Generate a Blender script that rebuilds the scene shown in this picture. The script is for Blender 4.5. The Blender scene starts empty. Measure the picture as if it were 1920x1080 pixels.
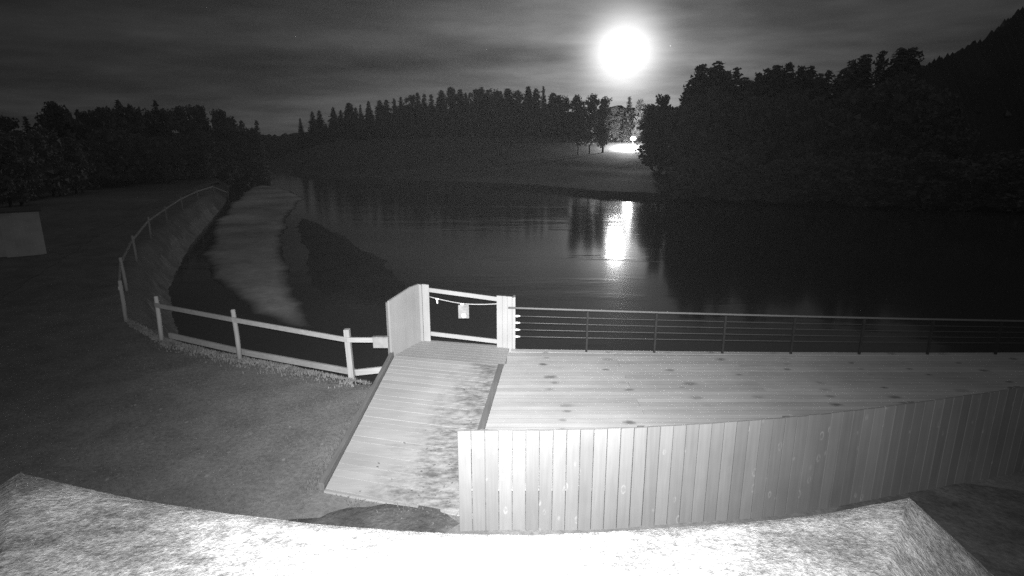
import bpy, bmesh, math, random
import numpy as np
from mathutils import Vector, Matrix
random.seed(7)
rng = np.random.default_rng(11)
R = math.radians
S = bpy.context.scene
COL = S.collection

# ------------------------------------------------------------------ camera
F, H = 1050.0, 4.5                      # focal length in photo pixels, camera height above the lawn
PITCH = math.atan(255 / F)
cam = bpy.data.cameras.new('camera')
cam.sensor_width = 36; cam.lens = 36 * F / 1920; cam.clip_start = .05; cam.clip_end = 12000
camo = bpy.data.objects.new('camera', cam); COL.objects.link(camo)
camo.location = (0, 0, H); camo.rotation_euler = (math.pi / 2 - PITCH, 0, 0)
S.camera = camo
S.view_settings.view_transform = 'Standard'; S.view_settings.look = 'None'
S.view_settings.exposure = 0; S.view_settings.gamma = 1
S.cycles.use_denoising = False
S.cycles.max_bounces = 6; S.cycles.sample_clamp_indirect = .8
S.cycles.use_adaptive_sampling = False; S.cycles.sample_clamp_direct = 12.0
S.cycles.caustics_reflective = False; S.cycles.caustics_refractive = False

def ray(px, py):
    u = (px - 960) / F; v = -(py - 540) / F
    return Vector((u, math.cos(PITCH) + v * math.sin(PITCH), -math.sin(PITCH) + v * math.cos(PITCH)))
def at(px, py, z):                      # point of the plane at height z seen at that photo pixel
    r = ray(px, py); t = (z - H) / r.z
    return Vector((r.x * t, r.y * t, z))
def aty(px, py, Y):
    r = ray(px, py); t = Y / r.y
    return Vector((r.x * t, Y, H + r.z * t))
MOON = ray(1170, 97).normalized()

# ------------------------------------------------------------------ node helper
class NT:
    def __init__(s, tree): s.t = tree; s.n = tree.nodes; s.l = tree.links
    def put(s, node, key, val):
        sock = node.inputs[key]
        if isinstance(val, bpy.types.NodeSocket): s.l.new(val, sock)
        else: sock.default_value = val
    def new(s, typ, ins=None, **props):
        nd = s.n.new(typ)
        for k, v in props.items(): setattr(nd, k, v)
        for k, v in (ins or {}).items(): s.put(nd, k, v)
        return nd
    def m(s, op, a, b=0.0, c=0.0, clamp=False):
        nd = s.n.new('ShaderNodeMath'); nd.operation = op; nd.use_clamp = clamp
        for i, v in enumerate((a, b, c)): s.put(nd, i, v)
        return nd.outputs[0]
    def vm(s, op, a, b=(0, 0, 0)):
        nd = s.n.new('ShaderNodeVectorMath'); nd.operation = op
        s.put(nd, 0, a); s.put(nd, 1, b)
        return nd.outputs['Value'] if op in ('DOT_PRODUCT', 'LENGTH') else nd.outputs[0]
    def sep(s, v):
        nd = s.new('ShaderNodeSeparateXYZ', {0: v}); return nd.outputs
    def comb(s, x, y, z): return s.new('ShaderNodeCombineXYZ', {0: x, 1: y, 2: z}).outputs[0]
    def noise(s, vec, scale, detail=3, rough=.55):
        return s.new('ShaderNodeTexNoise', {'Vector': vec, 'Scale': scale, 'Detail': detail, 'Roughness': rough}).outputs[0]
    def mr(s, v, a, b, c, d, smooth=False):
        nd = s.new('ShaderNodeMapRange', {0: v, 1: a, 2: b, 3: c, 4: d}); nd.clamp = True
        if smooth: nd.interpolation_type = 'SMOOTHSTEP'
        return nd.outputs[0]
    def grey(s, v): return s.comb(v, v, v)

ZENITH = .045
# ------------------------------------------------------------------ world: moonlit sky with thin streaky cloud
W = bpy.data.worlds.new('World'); S.world = W; W.use_nodes = True
w = NT(W.node_tree); w.n.clear()
gen = w.new('ShaderNodeTexCoord').outputs['Generated']
dirn = w.vm('NORMALIZE', gen)
moon_el = math.asin(MOON.z); moon_az = math.atan2(MOON.x, MOON.y)
sky = w.new('ShaderNodeTexSky'); sky.sky_type = 'NISHITA'; sky.sun_disc = False
sky.sun_elevation = moon_el; sky.sun_rotation = moon_az
skybw = w.m('MULTIPLY', w.new('ShaderNodeRGBToBW', {0: sky.outputs[0]}).outputs[0], .0012)
ang = w.m('MULTIPLY', w.m('ARCCOSINE', w.m('MINIMUM', w.vm('DOT_PRODUCT', dirn, tuple(MOON)), 1.0)), 180 / math.pi)
g1 = w.m('MULTIPLY', w.m('EXPONENT', w.m('DIVIDE', ang, -16.5)), .11)
a2 = w.m('MULTIPLY', ang, ang)
g2 = w.m('MULTIPLY', w.m('EXPONENT', w.m('DIVIDE', a2, -8.0)), 1.5)
g3 = w.m('MULTIPLY', w.m('EXPONENT', w.m('DIVIDE', a2, -85.0)), .105)
d = w.sep(dirn)
hz = w.m('ADD', w.m('ABSOLUTE', d[2]), .11)
cl = w.comb(w.m('DIVIDE', d[0], hz), w.m('MULTIPLY', w.m('DIVIDE', d[1], hz), 1.35), 0.0)
c1 = w.noise(cl, .85, 5, .6)
c2 = w.noise(w.vm('ADD', cl, (17.3, 4.1, 0)), 2.6, 5, .6)
c3 = w.noise(w.comb(w.m('MULTIPLY', d[0], 2.2), 1.7, w.m('MULTIPLY', d[2], 15.0)), 1.0, 4, .55)     # long level bands
cloud = w.m('MULTIPLY', w.m('MULTIPLY', w.mr(c1, .32, .68, .66, 1.28), w.mr(c2, .3, .7, .92, 1.08)), w.mr(c3, .34, .66, .58, 1.34))
low = w.m('ADD', 1.0, w.m('MULTIPLY', w.m('EXPONENT', w.m('MULTIPLY', w.m('MAXIMUM', d[2], 0.0), -12.0)), 1.5))
cloud = w.m('MULTIPLY', cloud, low)
soft = w.m('MULTIPLY', w.m('ADD', w.m('ADD', g1, g3), w.m('ADD', skybw, .004)), cloud)
zen = w.mr(d[2], .42, .75, 0, ZENITH, True)        # extra sky glow added overhead, out of view, to raise the ambient light
tot = w.m('ADD', w.m('ADD', soft, g2), zen)
bg = w.new('ShaderNodeBackground', {0: w.grey(tot), 1: 1.0})
w.l.new(bg.outputs[0], w.new('ShaderNodeOutputWorld').inputs[0])

# moonlight
sun = bpy.data.lights.new('moonlight', 'SUN'); sun.energy = .05; sun.angle = R(.5); sun.color = (1, .98, .95)
suno = bpy.data.objects.new('moonlight', sun); COL.objects.link(suno)
suno.rotation_euler = (-MOON).to_track_quat('-Z', 'Y').to_euler()
HAZE, HAZE_G = .00012, .55
BEAM = 24.0
# infra-red lamp of the camera the picture was taken with (the beam that lights the deck)
ir = bpy.data.lights.new('infrared_lamp', 'POINT'); ir.energy = 15500
ir.shadow_soft_size = .025
ir.use_nodes = True                     # the lamp's own beam: strongest straight ahead, falling off to the sides
q = NT(ir.node_tree)
cz = q.m('ABSOLUTE', q.sep(q.new('ShaderNodeTexCoord').outputs['Normal'])[2])
th = q.m('MULTIPLY', q.m('ARCCOSINE', q.m('MINIMUM', cz, 1.0)), 180 / math.pi)
q.put(q.n['Emission'], 'Strength', q.m('ADD', q.m('EXPONENT', q.m('DIVIDE', q.m('MULTIPLY', th, th), -BEAM * BEAM)), .022))
iro = bpy.data.objects.new('infrared_lamp', ir); COL.objects.link(iro)
iro.location = (0, .02, H + .07)
iro.rotation_euler = ray(945, 600).to_track_quat('-Z', 'Y').to_euler()

# ------------------------------------------------------------------ materials
def mat(name):
    m = bpy.data.materials.new(name); m.use_nodes = True
    t = NT(m.node_tree); b = t.n['Principled BSDF']
    return m, t, b
def finish(t, b, val, rough=.7, spec=.3, bump=None, bstr=.3, bdist=.02):
    t.put(b, 'Base Color', t.grey(val) if isinstance(val, bpy.types.NodeSocket) else (val, val, val, 1))
    t.put(b, 'Roughness', rough); t.put(b, 'Specular IOR Level', spec)
    if bump is not None:
        t.put(b, 'Normal', t.new('ShaderNodeBump', {'Height': bump, 'Strength': bstr, 'Distance': bdist}).outputs[0])
def plain(name, v, rough=.6, var=.15, scale=8, spec=.3):
    m, t, b = mat(name)
    n = t.noise(t.new('ShaderNodeTexCoord').outputs['Object'], scale, 4)
    finish(t, b, t.mr(n, .3, .7, v * (1 - var), v * (1 + var)), rough, spec, n, .2, .01)
    return m

def mat_wood(name, base, axis, knots=None, var=.12, grain=1.0, tone=.16, spec=.25):
    """sawn softwood; the boards' long axis is `axis`; the mesh attribute 'board' gives each board its own tone"""
    m, t, b = mat(name)
    co = t.new('ShaderNodeTexCoord').outputs['Object']
    bd = t.new('ShaderNodeAttribute', attribute_name='board').outputs['Fac']
    sc = [26.0, 26.0, 26.0]; sc['xyz'.index(axis)] = 1.3
    v = t.vm('ADD', t.vm('MULTIPLY', co, tuple(sc)), t.comb(t.m('MULTIPLY', bd, 37.0), t.m('MULTIPLY', bd, 91.0), t.m('MULTIPLY', bd, 53.0)))
    g = t.noise(v, 1.0 * grain, 5, .65)
    big = t.noise(co, 1.1, 3)
    val = t.m('MULTIPLY', t.mr(g, .25, .75, base * (1 - var), base * (1 + var)), t.mr(bd, 0, 1, 1 - tone, 1 + tone))
    val = t.m('MULTIPLY', val, t.mr(big, .3, .7, .9, 1.1))
    return m, t, b, co, bd, g, val

# deck boards run across the view (x); damp screw marks follow the joists below
m, t, b, co, bd, g, val = mat_wood('deck_boards', .455, 'x', var=.13, tone=.11)
p = t.sep(co)
ux = t.m('DIVIDE', t.m('SUBTRACT', p[0], .75 - .585), 1.17)
vy = t.m('DIVIDE', p[1], .30)
cell = t.comb(t.m('FLOOR', ux), t.m('FLOOR', vy), 0.0)
wn = t.new('ShaderNodeTexWhiteNoise', {0: cell}, noise_dimensions='3D')
wc = t.sep(wn.outputs['Color'])
fx = t.m('SUBTRACT', t.m('SUBTRACT', t.m('FRACT', ux), .5), t.m('MULTIPLY', t.m('SUBTRACT', wc[0], .5), .26))
fy = t.m('SUBTRACT', t.m('SUBTRACT', t.m('FRACT', vy), .5), t.m('MULTIPLY', t.m('SUBTRACT', wc[1], .5), .5))
wob = t.m('MULTIPLY', t.m('SUBTRACT', t.noise(co, 9.0, 3), .5), 1.1)
rr = t.m('MULTIPLY', t.mr(wc[1], 0, 1, .7, 1.6), t.m('SQRT', t.m('ADD', t.m('POWER', t.m('MULTIPLY', fx, 8.0), 2.0), t.m('POWER', t.m('MULTIPLY', fy, 3.4), 2.0))))
spot = t.mr(t.m('ADD', rr, wob), .15, .95, 1, 0, True)
spot = t.m('MULTIPLY', spot, t.mr(wc[2], .25, .8, 0, .62))
streak = t.mr(t.noise(t.vm('MULTIPLY', co, (.5, 7, 1)), 1.0, 4, .6), .5, .75, 1, .87)
seam = t.mr(t.m('FRACT', t.m('DIVIDE', t.m('SUBTRACT', p[1], 6.15), .145)), .93, .97, 1, .62)      # dark line along each board joint
val = t.m('MULTIPLY', t.m('MULTIPLY', t.m('MULTIPLY', val, seam), streak), t.m('SUBTRACT', 1.0, spot))
finish(t, b, val, .62, .25, g, .25, .004)
M_DECK = m

# ramp boards: the same timber, muddied towards its lower right-hand corner where leaves gather
m, t, b, co, bd, g, val = mat_wood('ramp_boards', .37, 'x', var=.10, tone=.07)
p = t.sep(co)
n1 = t.noise(co, 1.7, 5, .65); n2 = t.noise(t.vm('MULTIPLY', co, (4, 9, 4)), 1.4, 4, .7)
edge = t.m('ADD', p[0], t.m('MULTIPLY', t.m('SUBTRACT', 9.2, p[1]), .26))        # grows to the right and down the ramp
mask = t.mr(t.m('ADD', edge, t.m('MULTIPLY', t.m('SUBTRACT', n1, .5), 1.5)), -1.6, -.5, 0, 1, True)
dirt = t.m('MULTIPLY', mask, t.mr(n2, .34, .62, 1, .12))
val = t.m('MULTIPLY', val, t.m('SUBTRACT', 1.0, t.m('MULTIPLY', dirt, .7)))
finish(t, b, val, .7, .2, g, .3, .004)
M_RAMP = m

# fence boards: upright, with pale resinous knots
m, t, b, co, bd, g, val = mat_wood('fence_boards', .20, 'z', var=.12, tone=.115)
kv = t.vm('ADD', t.vm('MULTIPLY', co, (7.0, 7.0, 3.3)), t.comb(t.m('MULTIPLY', bd, 17.0), 0.0, t.m('MULTIPLY', bd, 29.0)))
vo = t.new('ShaderNodeTexVoronoi', {'Vector': kv, 'Scale': 1.0, 'Randomness': 1.0})
vr = t.sep(vo.outputs['Color'])
ring = t.m('ABSOLUTE', t.m('SUBTRACT', vo.outputs['Distance'], t.mr(vr[0], 0, 1, .05, .17)))
kn = t.m('MULTIPLY', t.mr(ring, .0, .075, 1, 0, True), t.mr(vr[1], .15, .5, 0, .9))
kn = t.m('MULTIPLY', kn, t.mr(t.noise(co, 14.0, 2), .4, .6, .1, 1))
val = t.m('ADD', val, t.m('MULTIPLY', kn, .12))
finish(t, b, val, .5, .35, g, .2, .003)
M_FENCE = m

m, t, b, co, bd, g, val = mat_wood('planed_timber', .32, 'z', var=.06, tone=.06); finish(t, b, val, .6, .25, g, .2, .003); M_PALE = m
m, t, b, co, bd, g, val = mat_wood('weathered_kerb', .15, 'y', var=.2, tone=.15); finish(t, b, val, .8, .15, g, .3, .004); M_KERB = m
m, t, b, co, bd, g, val = mat_wood('weathered_rail', .38, 'x', var=.2, tone=.15); finish(t, b, val, .8, .15, g, .3, .004); M_RAIL = m
m, t, b, co, bd, g, val = mat_wood('round_post', .38, 'z', var=.2, tone=.15); finish(t, b, val, .8, .15, g, .3, .004); M_POST = m
M_STEEL = plain('galvanised_steel', .14, .6, .08, 20, .2)
M_WIRE = plain('steel_wire', .07, .4, .1, 30, .5)
M_DARKMETAL = plain('dark_metal', .03, .7, .2, 8, .1)
M_FITTING = plain('polished_fitting', .9, .5, .05, 20, .6)
M_PLATE = plain('sign_plate', .24, .6, .25, 14)
M_WHITE = plain('white_reflector', .85, .5, .05)
M_ROPE = plain('rope', .4, .8, .2, 40)
M_BOX = plain('grey_plastic', .28, .5, .15)
M_SHED = plain('shed_paint', .62, .7, .12, 2)
M_SHEDROOF = plain('shed_roofing', .10, .8, .15, 2)
M_BARK = plain('bark', .06, .9, .3, 3)

def mat_foliage(name, v):
    m, t, b = mat(name)
    co = t.new('ShaderNodeTexCoord').outputs['Object']
    n = t.noise(co, .9, 3)
    finish(t, b, t.mr(n, .3, .7, v * .75, v * 1.25), .8, .1)
    return m
M_SPRUCE = mat_foliage('spruce_needles', .21)
M_LEAF = mat_foliage('broad_leaves', .23)

# felt roof: mineral granules, worn patches
m, t, b = mat('mineral_felt')
co = t.new('ShaderNodeTexCoord').outputs['Object']
gr = t.noise(t.vm('MULTIPLY', co, (1, .75, 1)), 110.0, 3, .7); gm = t.noise(t.vm('MULTIPLY', co, (1, .8, 1)), 38.0, 4, .7)
pt = t.noise(t.vm('MULTIPLY', co, (1, 1.2, 1)), 3.6, 7, .7)
val = t.m('MULTIPLY', t.mr(pt, .38, .62, .09, .20), t.mr(gr, .3, .7, .55, 1.45))
val = t.m('MULTIPLY', val, t.mr(gm, .32, .68, .55, 1.4))
hgt = t.m('ADD', t.m('MULTIPLY', gr, .5), gm)
finish(t, b, val, .9, .1, hgt, .7, .010)
M_FELT = m

# lawn / field
m, t, b = mat('grass_ground')
co = t.new('ShaderNodeTexCoord').outputs['Object']
f1 = t.noise(co, 14.0, 6, .75); f2 = t.noise(co, 1.3, 4, .6); f3 = t.noise(co, .12, 3)
val = t.m('MULTIPLY', t.mr(f1, .28, .72, .145, .295), t.mr(f2, .3, .7, .8, 1.2))
val = t.m('MULTIPLY', t.m('MULTIPLY', val, t.mr(f3, .3, .7, .8, 1.2)), t.mr(t.sep(co)[1], 55, 75, 1, .55))   # toned darker across the far field
finish(t, b, val, .95, .05, t.m('ADD', f1, t.m('MULTIPLY', f2, 2.0)), .3, .04)
M_GRASS = m
m, t, b = mat('dry_grass')
co = t.new('ShaderNodeTexCoord').outputs['Object']
finish(t, b, t.mr(t.noise(co, 3.0, 3), .3, .7, .15, .28), .9, .05)
M_BLADE = m
def mat_soil(name, lo, hi, sc, rough=.9, spec=.1, st=(1, 1, 1)):
    m, t, b = mat(name)
    co = t.vm('MULTIPLY', t.new('ShaderNodeTexCoord').outputs['Object'], st)
    n = t.noise(co, sc, 6, .68); n2 = t.noise(co, sc * 9, 4, .7)
    finish(t, b, t.m('MULTIPLY', t.mr(n, .32, .68, lo, hi), t.mr(n2, .25, .75, .7, 1.3)), rough, spec, t.m('ADD', n, t.m('MULTIPLY', n2, .4)), .7, .05)
    return m
m, t, b = mat('wet_sand')
co = t.new('ShaderNodeTexCoord').outputs['Object']
n = t.noise(co, .5, 6, .68)
dry = t.mr(t.m('ADD', t.sep(co)[2], t.m('MULTIPLY', t.m('SUBTRACT', n, .5), .05)), -1.615, -1.53, .05, .62, True)    # darker where the water soaks it
finish(t, b, t.m('MULTIPLY', t.m('MULTIPLY', dry, t.mr(t.noise(co, 3.0, 5, .7), .3, .7, .8, 1.2)), t.mr(t.noise(co, .16, 4, .6), .35, .65, .5, 1.1)), .9, .1, n, .4, .05)
M_SAND = m
M_MUD = mat_soil('dark_mud', .05, .09, .5, .75, .2)
M_PATH = mat_soil('gravel_path', .15, .24, .8)
M_BANK = mat_soil('bank_earth', .18, .40, .5)
M_SOIL = mat_soil('bare_soil', .05, .15, 2.2)
M_GRAVEL = mat_soil('yard_gravel', .10, .24, 1.6)
M_HILL = mat_soil('far_hill', .06, .10, .02)
M_DEADLEAF = plain('dead_leaves', .16, .8, .5, 30)

# water
m, t, b = mat('river_water')
co = t.new('ShaderNodeTexCoord').outputs['Object']
r1 = t.noise(t.vm('MULTIPLY', co, (.55, 1.0, 1)), 1.5, 4, .6)
r2 = t.noise(t.vm('MULTIPLY', co, (.08, .35, 1)), 1.0, 4, .6)
breeze = t.mr(t.sep(co)[1], 42, 66, .10, .75, True)                          # the far reach is ruffled by the wind
breeze = t.m('MULTIPLY', t.m('MULTIPLY', breeze, t.mr(t.sep(co)[0], -2, 12, 1, .16, True)), t.mr(t.sep(co)[0], -52, -38, .2, 1, True))
calm = t.m('ADD', breeze, t.mr(t.noise(t.vm('MULTIPLY', co, (.35, 1.1, 1)), .13, 4, .6), .50, .64, 0.0, .38, True))
hgt = t.m('MULTIPLY', t.m('ADD', t.m('MULTIPLY', r1, .5), r2), calm)
finish(t, b, .06, .095, .5, hgt, .6, .06)
t.put(b, 'IOR', 1.33)
M_WATER = m

def mat_emit(name, v):
    m, t, b = mat(name); t.n.remove(b)
    e = t.new('ShaderNodeEmission', {0: (1, 1, 1, 1), 1: v})
    t.l.new(e.outputs[0], t.n['Material Output'].inputs[0]); return m
M_MOON = mat_emit('moon_surface', 30.0)
M_STAR = mat_emit('star_light', .9)
M_LAMP = mat_emit('lamp_glow', 60.0)

# ------------------------------------------------------------------ mesh helpers
class MB:
    """collects pieces (boxes, tubes, quads) and links them as one mesh object"""
    def __init__(s): s.v = []; s.f = []; s.b = []; s.sm = []
    def add(s, vs, fs, board=.5, smooth=False):
        o = len(s.v); s.v += [tuple(q) for q in vs]; s.b += [board] * len(vs)
        s.f += [tuple(i + o for i in f) for f in fs]; s.sm += [smooth] * len(fs)
    def hexa(s, c, board=.5):           # 8 corners: bottom loop, top loop
        s.add(c, [(3, 2, 1, 0), (4, 5, 6, 7), (0, 1, 5, 4), (1, 2, 6, 5), (2, 3, 7, 6), (3, 0, 4, 7)], board)
    def box(s, x0, x1, y0, y1, z0, z1, board=.5):
        s.hexa([(x0, y0, z0), (x1, y0, z0), (x1, y1, z0), (x0, y1, z0), (x0, y0, z1), (x1, y0, z1), (x1, y1, z1), (x0, y1, z1)], board)
    def bar(s, a, c, wd, ht, board=.5, up=Vector((0, 0, 1))):   # box section from a to c
        a = Vector(a); c = Vector(c); dr = (c - a).normalized()
        sd = dr.cross(up).normalized() * wd / 2; u = sd.cross(dr).normalized() * ht / 2
        s.hexa([a - sd - u, a + sd - u, c + sd - u, c - sd - u, a - sd + u, a + sd + u, c + sd + u, c - sd + u], board)
    def tube(s, pts, rad, n=8, board=.5, caps=True):
        pts = [Vector(q) for q in pts]; rs = rad if isinstance(rad, (list, tuple)) else [rad] * len(pts)
        vs = []; fs = []
        for i, q in enumerate(pts):
            dr = (pts[min(i + 1, len(pts) - 1)] - pts[max(i - 1, 0)]).normalized()
            x = dr.cross(Vector((.13, .31, 1)) if abs(dr.z) < .9 else Vector((1, 0.1, 0))).normalized(); y = dr.cross(x)
            for k in range(n):
                a = 2 * math.pi * k / n; vs.append(q + (x * math.cos(a) + y * math.sin(a)) * rs[i])
        for i in range(len(pts) - 1):
            for k in range(n):
                fs.append((i * n + k, i * n + (k + 1) % n, (i + 1) * n + (k + 1) % n, (i + 1) * n + k))
        if caps:
            fs.append(tuple(range(n))[::-1]); fs.append(tuple(range((len(pts) - 1) * n, len(pts) * n)))
        s.add(vs, fs, board, True)
    def mesh(s, name, m):
        me = bpy.data.meshes.new(name); me.from_pydata(s.v, [], s.f)
        me.polygons.foreach_set('use_smooth', s.sm)
        at_ = me.attributes.new('board', 'FLOAT', 'POINT'); at_.data.foreach_set('value', s.b)
        me.materials.append(m); me.update(); return me
    def build(s, name, m, parent=None, bevel=0):
        o = bpy.data.objects.new(name, s.mesh(name, m)); COL.objects.link(o)
        if parent is not None:
            o.parent = parent; o.matrix_parent_inverse = Matrix.Translation(-parent.location)
        if bevel:
            bv = o.modifiers.new('bevel', 'BEVEL'); bv.width = bevel; bv.segments = 2; bv.limit_method = 'ANGLE'
        return o
def thing(name, label, cat, loc=(0, 0, 0), group=None):
    o = bpy.data.objects.new(name, None); COL.objects.link(o); o.location = loc; o.empty_display_size = .2
    o['label'] = label; o['category'] = cat
    if group: o['group'] = group
    return o
def tag(o, label, cat, group=None):
    o['label'] = label; o['category'] = cat
    if group: o['group'] = group
    return o
def kind(o, k, label=None):
    o['kind'] = k
    if label: o['label'] = label
    return o

# ------------------------------------------------------------------ terrain
ZW = -1.6
SHORE = [(150, 8), (30, 8.2), (6, 8.6), (0, 9.6), (-2.2, 11.5), (-3.2, 11.85), (-5.8, 12.95), (-8.2, 14.2), (-9.8, 15.9), (-13.7, 21.7), (-15.8, 25), (-19.9, 33.5),
         (-22.6, 39.5), (-33.8, 66), (-50, 100), (-72, 150), (-98, 225), (-104, 262), (-90, 265), (-80, 215), (-58, 150), (-44, 125),
         (-32, 117), (-17, 108), (3.4, 92), (12, 77), (21.6, 72), (36, 66), (53, 59), (80, 52), (150, 44)]
def sdf(x, y, poly):                    # negative inside
    x = np.asarray(x, float); y = np.asarray(y, float)
    dist = np.full(x.shape, 1e9); ins = np.zeros(x.shape, bool); n = len(poly)
    for i in range(n):
        ax, ay = poly[i]; bx, by = poly[(i + 1) % n]
        ex, ey = bx - ax, by - ay
        tt = np.clip(((x - ax) * ex + (y - ay) * ey) / (ex * ex + ey * ey), 0, 1)
        dist = np.minimum(dist, np.hypot(x - ax - tt * ex, y - ay - tt * ey))
        cnd = ((ay > y) != (by > y)) & (x < (bx - ax) * (y - ay) / ((by - ay) if by != ay else 1e-9) + ax)
        ins ^= cnd
    return np.where(ins, -dist, dist)
def sst(a, b_, x):
    q = np.clip((x - a) / (b_ - a), 0, 1); return q * q * (3 - 2 * q)
def wav(x, y, s):
    return (np.sin(x * s + 1.3) * np.cos(y * s * 1.2 + .4) + .5 * np.sin(x * s * 2.3 + y * s * 1.7) + .3 * np.sin(x * s * 4.1 - y * s * 3.7 + 2)) / 1.8
def height(x, y):
    x = np.asarray(x, float); y = np.asarray(y, float)
    dd = sdf(x, y, SHORE) + .10 * wav(x, y, .9)
    far = sst(-6, 6, (y - 45) + (x + 20) * .45) * sst(-30, -8, x * .9 + y * .42 - 10)   # the other bank
    far = np.where((x < 0) & (x < -.46 * y + 3.5), 0, far)
    near_h = -1.6 + 1.6 * sst(0, 1.15, dd) + .035 * wav(x, y, .9) * sst(1, 3, dd) + 2.5 * sst(35, 140, dd)
    far_h = -1.6 + .7 * sst(0, 2.5, dd) + 6.0 * sst(2, 72, dd) + .15 * wav(x, y, .25) * sst(5, 30, dd)
    far_h = far_h + 2.2 * sst(150, 163, y) + 5.5 * sst(190, 340, y)
    land = near_h * (1 - far) + far_h * far
    valley = np.exp(-((x / np.maximum(y, 1) + .425) / .075) ** 2) * sst(120, 190, y)      # the river valley runs on between the woods
    land = land * (1 - valley) + np.minimum(land, -1.2) * valley
    return np.where(dd > 0, land, np.maximum(-1.6 + dd * .9, -2.8))
def hh(x, y): return float(height(np.array([x]), np.array([y]))[0])
def sheet(name, xs, ys, fz, m, keep=None):
    X, Y = np.meshgrid(xs, ys); Z = fz(X, Y); nx, ny = len(xs), len(ys)
    vs = np.stack([X.ravel(), Y.ravel(), Z.ravel()], 1)
    i = np.arange(ny - 1)[:, None] * nx + np.arange(nx - 1)[None, :]
    q = np.stack([i, i + 1, i + nx + 1, i + nx], -1).reshape(-1, 4)
    if keep is not None:
        kx = keep(X, Y).ravel(); q = q[kx[q].any(1)]
        used = np.unique(q); rm = -np.ones(len(vs), int); rm[used] = np.arange(len(used)); vs = vs[used]; q = rm[q]
    me = bpy.data.meshes.new(name); me.from_pydata(vs.tolist(), [], q.tolist())
    me.polygons.foreach_set('use_smooth', [True] * len(q)); me.materials.append(m); me.update()
    o = bpy.data.objects.new(name, me); COL.objects.link(o); return o
s_ = np.linspace(-1, 1, 341)
gx = 3.4 * np.sinh(5.75 * s_) ; gy = 12 + 3.4 * np.sinh(5.75 * s_)
gy = gy[gy > -30]; gy = np.concatenate([[-80], gy])
gx = gx - 4; lx = np.arange(-36, -2, .28); ly = np.arange(8, 62, .34)
gx = np.concatenate([gx[(gx < -36.2) | (gx > -2)], lx]); gx.sort()
gy = np.concatenate([gy[(gy < 7.8) | (gy > 62)], ly]); gy.sort()
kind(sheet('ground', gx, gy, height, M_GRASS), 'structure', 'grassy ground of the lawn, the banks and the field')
kind(sheet('river', np.array([-160., -80, -40, 0, 40, 80, 160]), np.array([6., 40, 100, 180, 280]), lambda x, y: x * 0 + ZW, M_WATER), 'structure', 'still dark river reflecting the moon')

def pixpoly(pts, z): return [tuple(at(px, py, z)[:2]) for px, py in pts]
BAR = pixpoly([(488, 346), (462, 354), (420, 390), (388, 430), (372, 480), (385, 520), (418, 556), (450, 584), (510, 612), (580, 632), (650, 640), (665, 622), (600, 600), (580, 560), (552, 510), (541, 450), (546, 410), (562, 385), (575, 372), (550, 358), (522, 350)], ZW)
MUDB = pixpoly([(545, 395), (600, 412), (650, 437), (690, 466), (740, 490), (775, 515), (800, 548), (740, 575), (650, 585), (590, 575), (560, 520), (548, 460)], ZW)
def bar_z(poly, top, wob):
    def f(x, y):
        q = sdf(x, y, poly) + wob * wav(x, y, .45) + wob * .3 * wav(x, y, 1.3)
        return ZW - .12 + (top + .12) * sst(1.2, -1.8, q) + .010 * wav(x, y, .9)
    return f
def bar_sheet(name, poly, top, m, label, wob, n=150):
    px_ = [q[0] for q in poly]; py_ = [q[1] for q in poly]
    xs = np.linspace(min(px_) - 1, max(px_) + 1, n); tt = np.linspace(0, 1, n)
    y0, y1 = min(py_) - 1, max(py_) + 1
    ys = y0 * (y1 / y0) ** tt
    kind(sheet(name, xs, ys, bar_z(poly, top, wob), m, lambda X, Y: sdf(X, Y, poly) < 1.2), 'structure', label)
bar_sheet('sandbar', BAR, .10, M_SAND, 'pale curved sandbar along the left bank of the river', .35, 190)
bar_sheet('mudflat', MUDB, .06, M_MUD, 'dark wet mudflat beside the sandbar', .4)

# path along the dike, soil and gravel yard, each a thin sheet on the ground
def strip(name, pts, wd, m, label, dz=.012):
    b_ = MB(); P_ = []
    for i in range(len(pts) - 1):
        for k in range(10):
            P_.append(Vector(pts[i]).lerp(Vector(pts[i + 1]), k / 10))
    vs = []; n = len(P_)
    for i, q in enumerate(P_):
        dr = (P_[min(i + 1, n - 1)] - P_[max(i - 1, 0)]).normalized(); nr = Vector((dr.y, -dr.x))
        for sgn in (-1, -.5, 0, .5, 1):
            jit = 1 + .12 * math.sin(i * 1.7 + sgn)
            e = q + nr * sgn * wd / 2 * jit
            vs.append((e.x, e.y, hh(e.x, e.y) + dz))
    fs = [(5 * i + k, 5 * i + k + 1, 5 * i + k + 6, 5 * i + k + 5) for i in range(n - 1) for k in range(4)]
    b_.add(vs, fs, .5, True); return kind(b_.build(name, m), 'structure', label)
pth = [at(-60, 575, 0), at(60, 505, 0), at(150, 450, 0), at(240, 405, 0), at(330, 368, 0), at(410, 338, 0)]
strip('path', [q.to_2d() for q in pth], 1.1, M_PATH, 'faint gravel path running along the left bank')
def patch(name, cx, cy, rx, ry, m, label, dz=.01, n=26):
    b_ = MB(); vs = [(cx, cy, hh(cx, cy) + dz)]; rings = 6
    for k in range(1, rings + 1):
        for i in range(n):
            a = 2 * math.pi * i / n
            rr_ = (k / rings) * (1 + .18 * math.sin(3 * a + cx) + .1 * math.sin(7 * a))
            x, y = cx + rx * rr_ * math.cos(a), cy + ry * rr_ * math.sin(a)
            vs.append((x, y, hh(x, y) + dz - (.03 if k == rings else 0)))
    fs = [(0, 1 + i, 1 + (i + 1) % n) for i in range(n)]
    for k in range(rings - 1):
        for i in range(n):
            a0 = 1 + k * n + i; a1 = 1 + k * n + (i + 1) % n
            fs.append((a0, a0 + n, a1 + n, a1))
    b_.add(vs, fs, .5, True); return kind(b_.build(name, m), 'structure', label)
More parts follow.
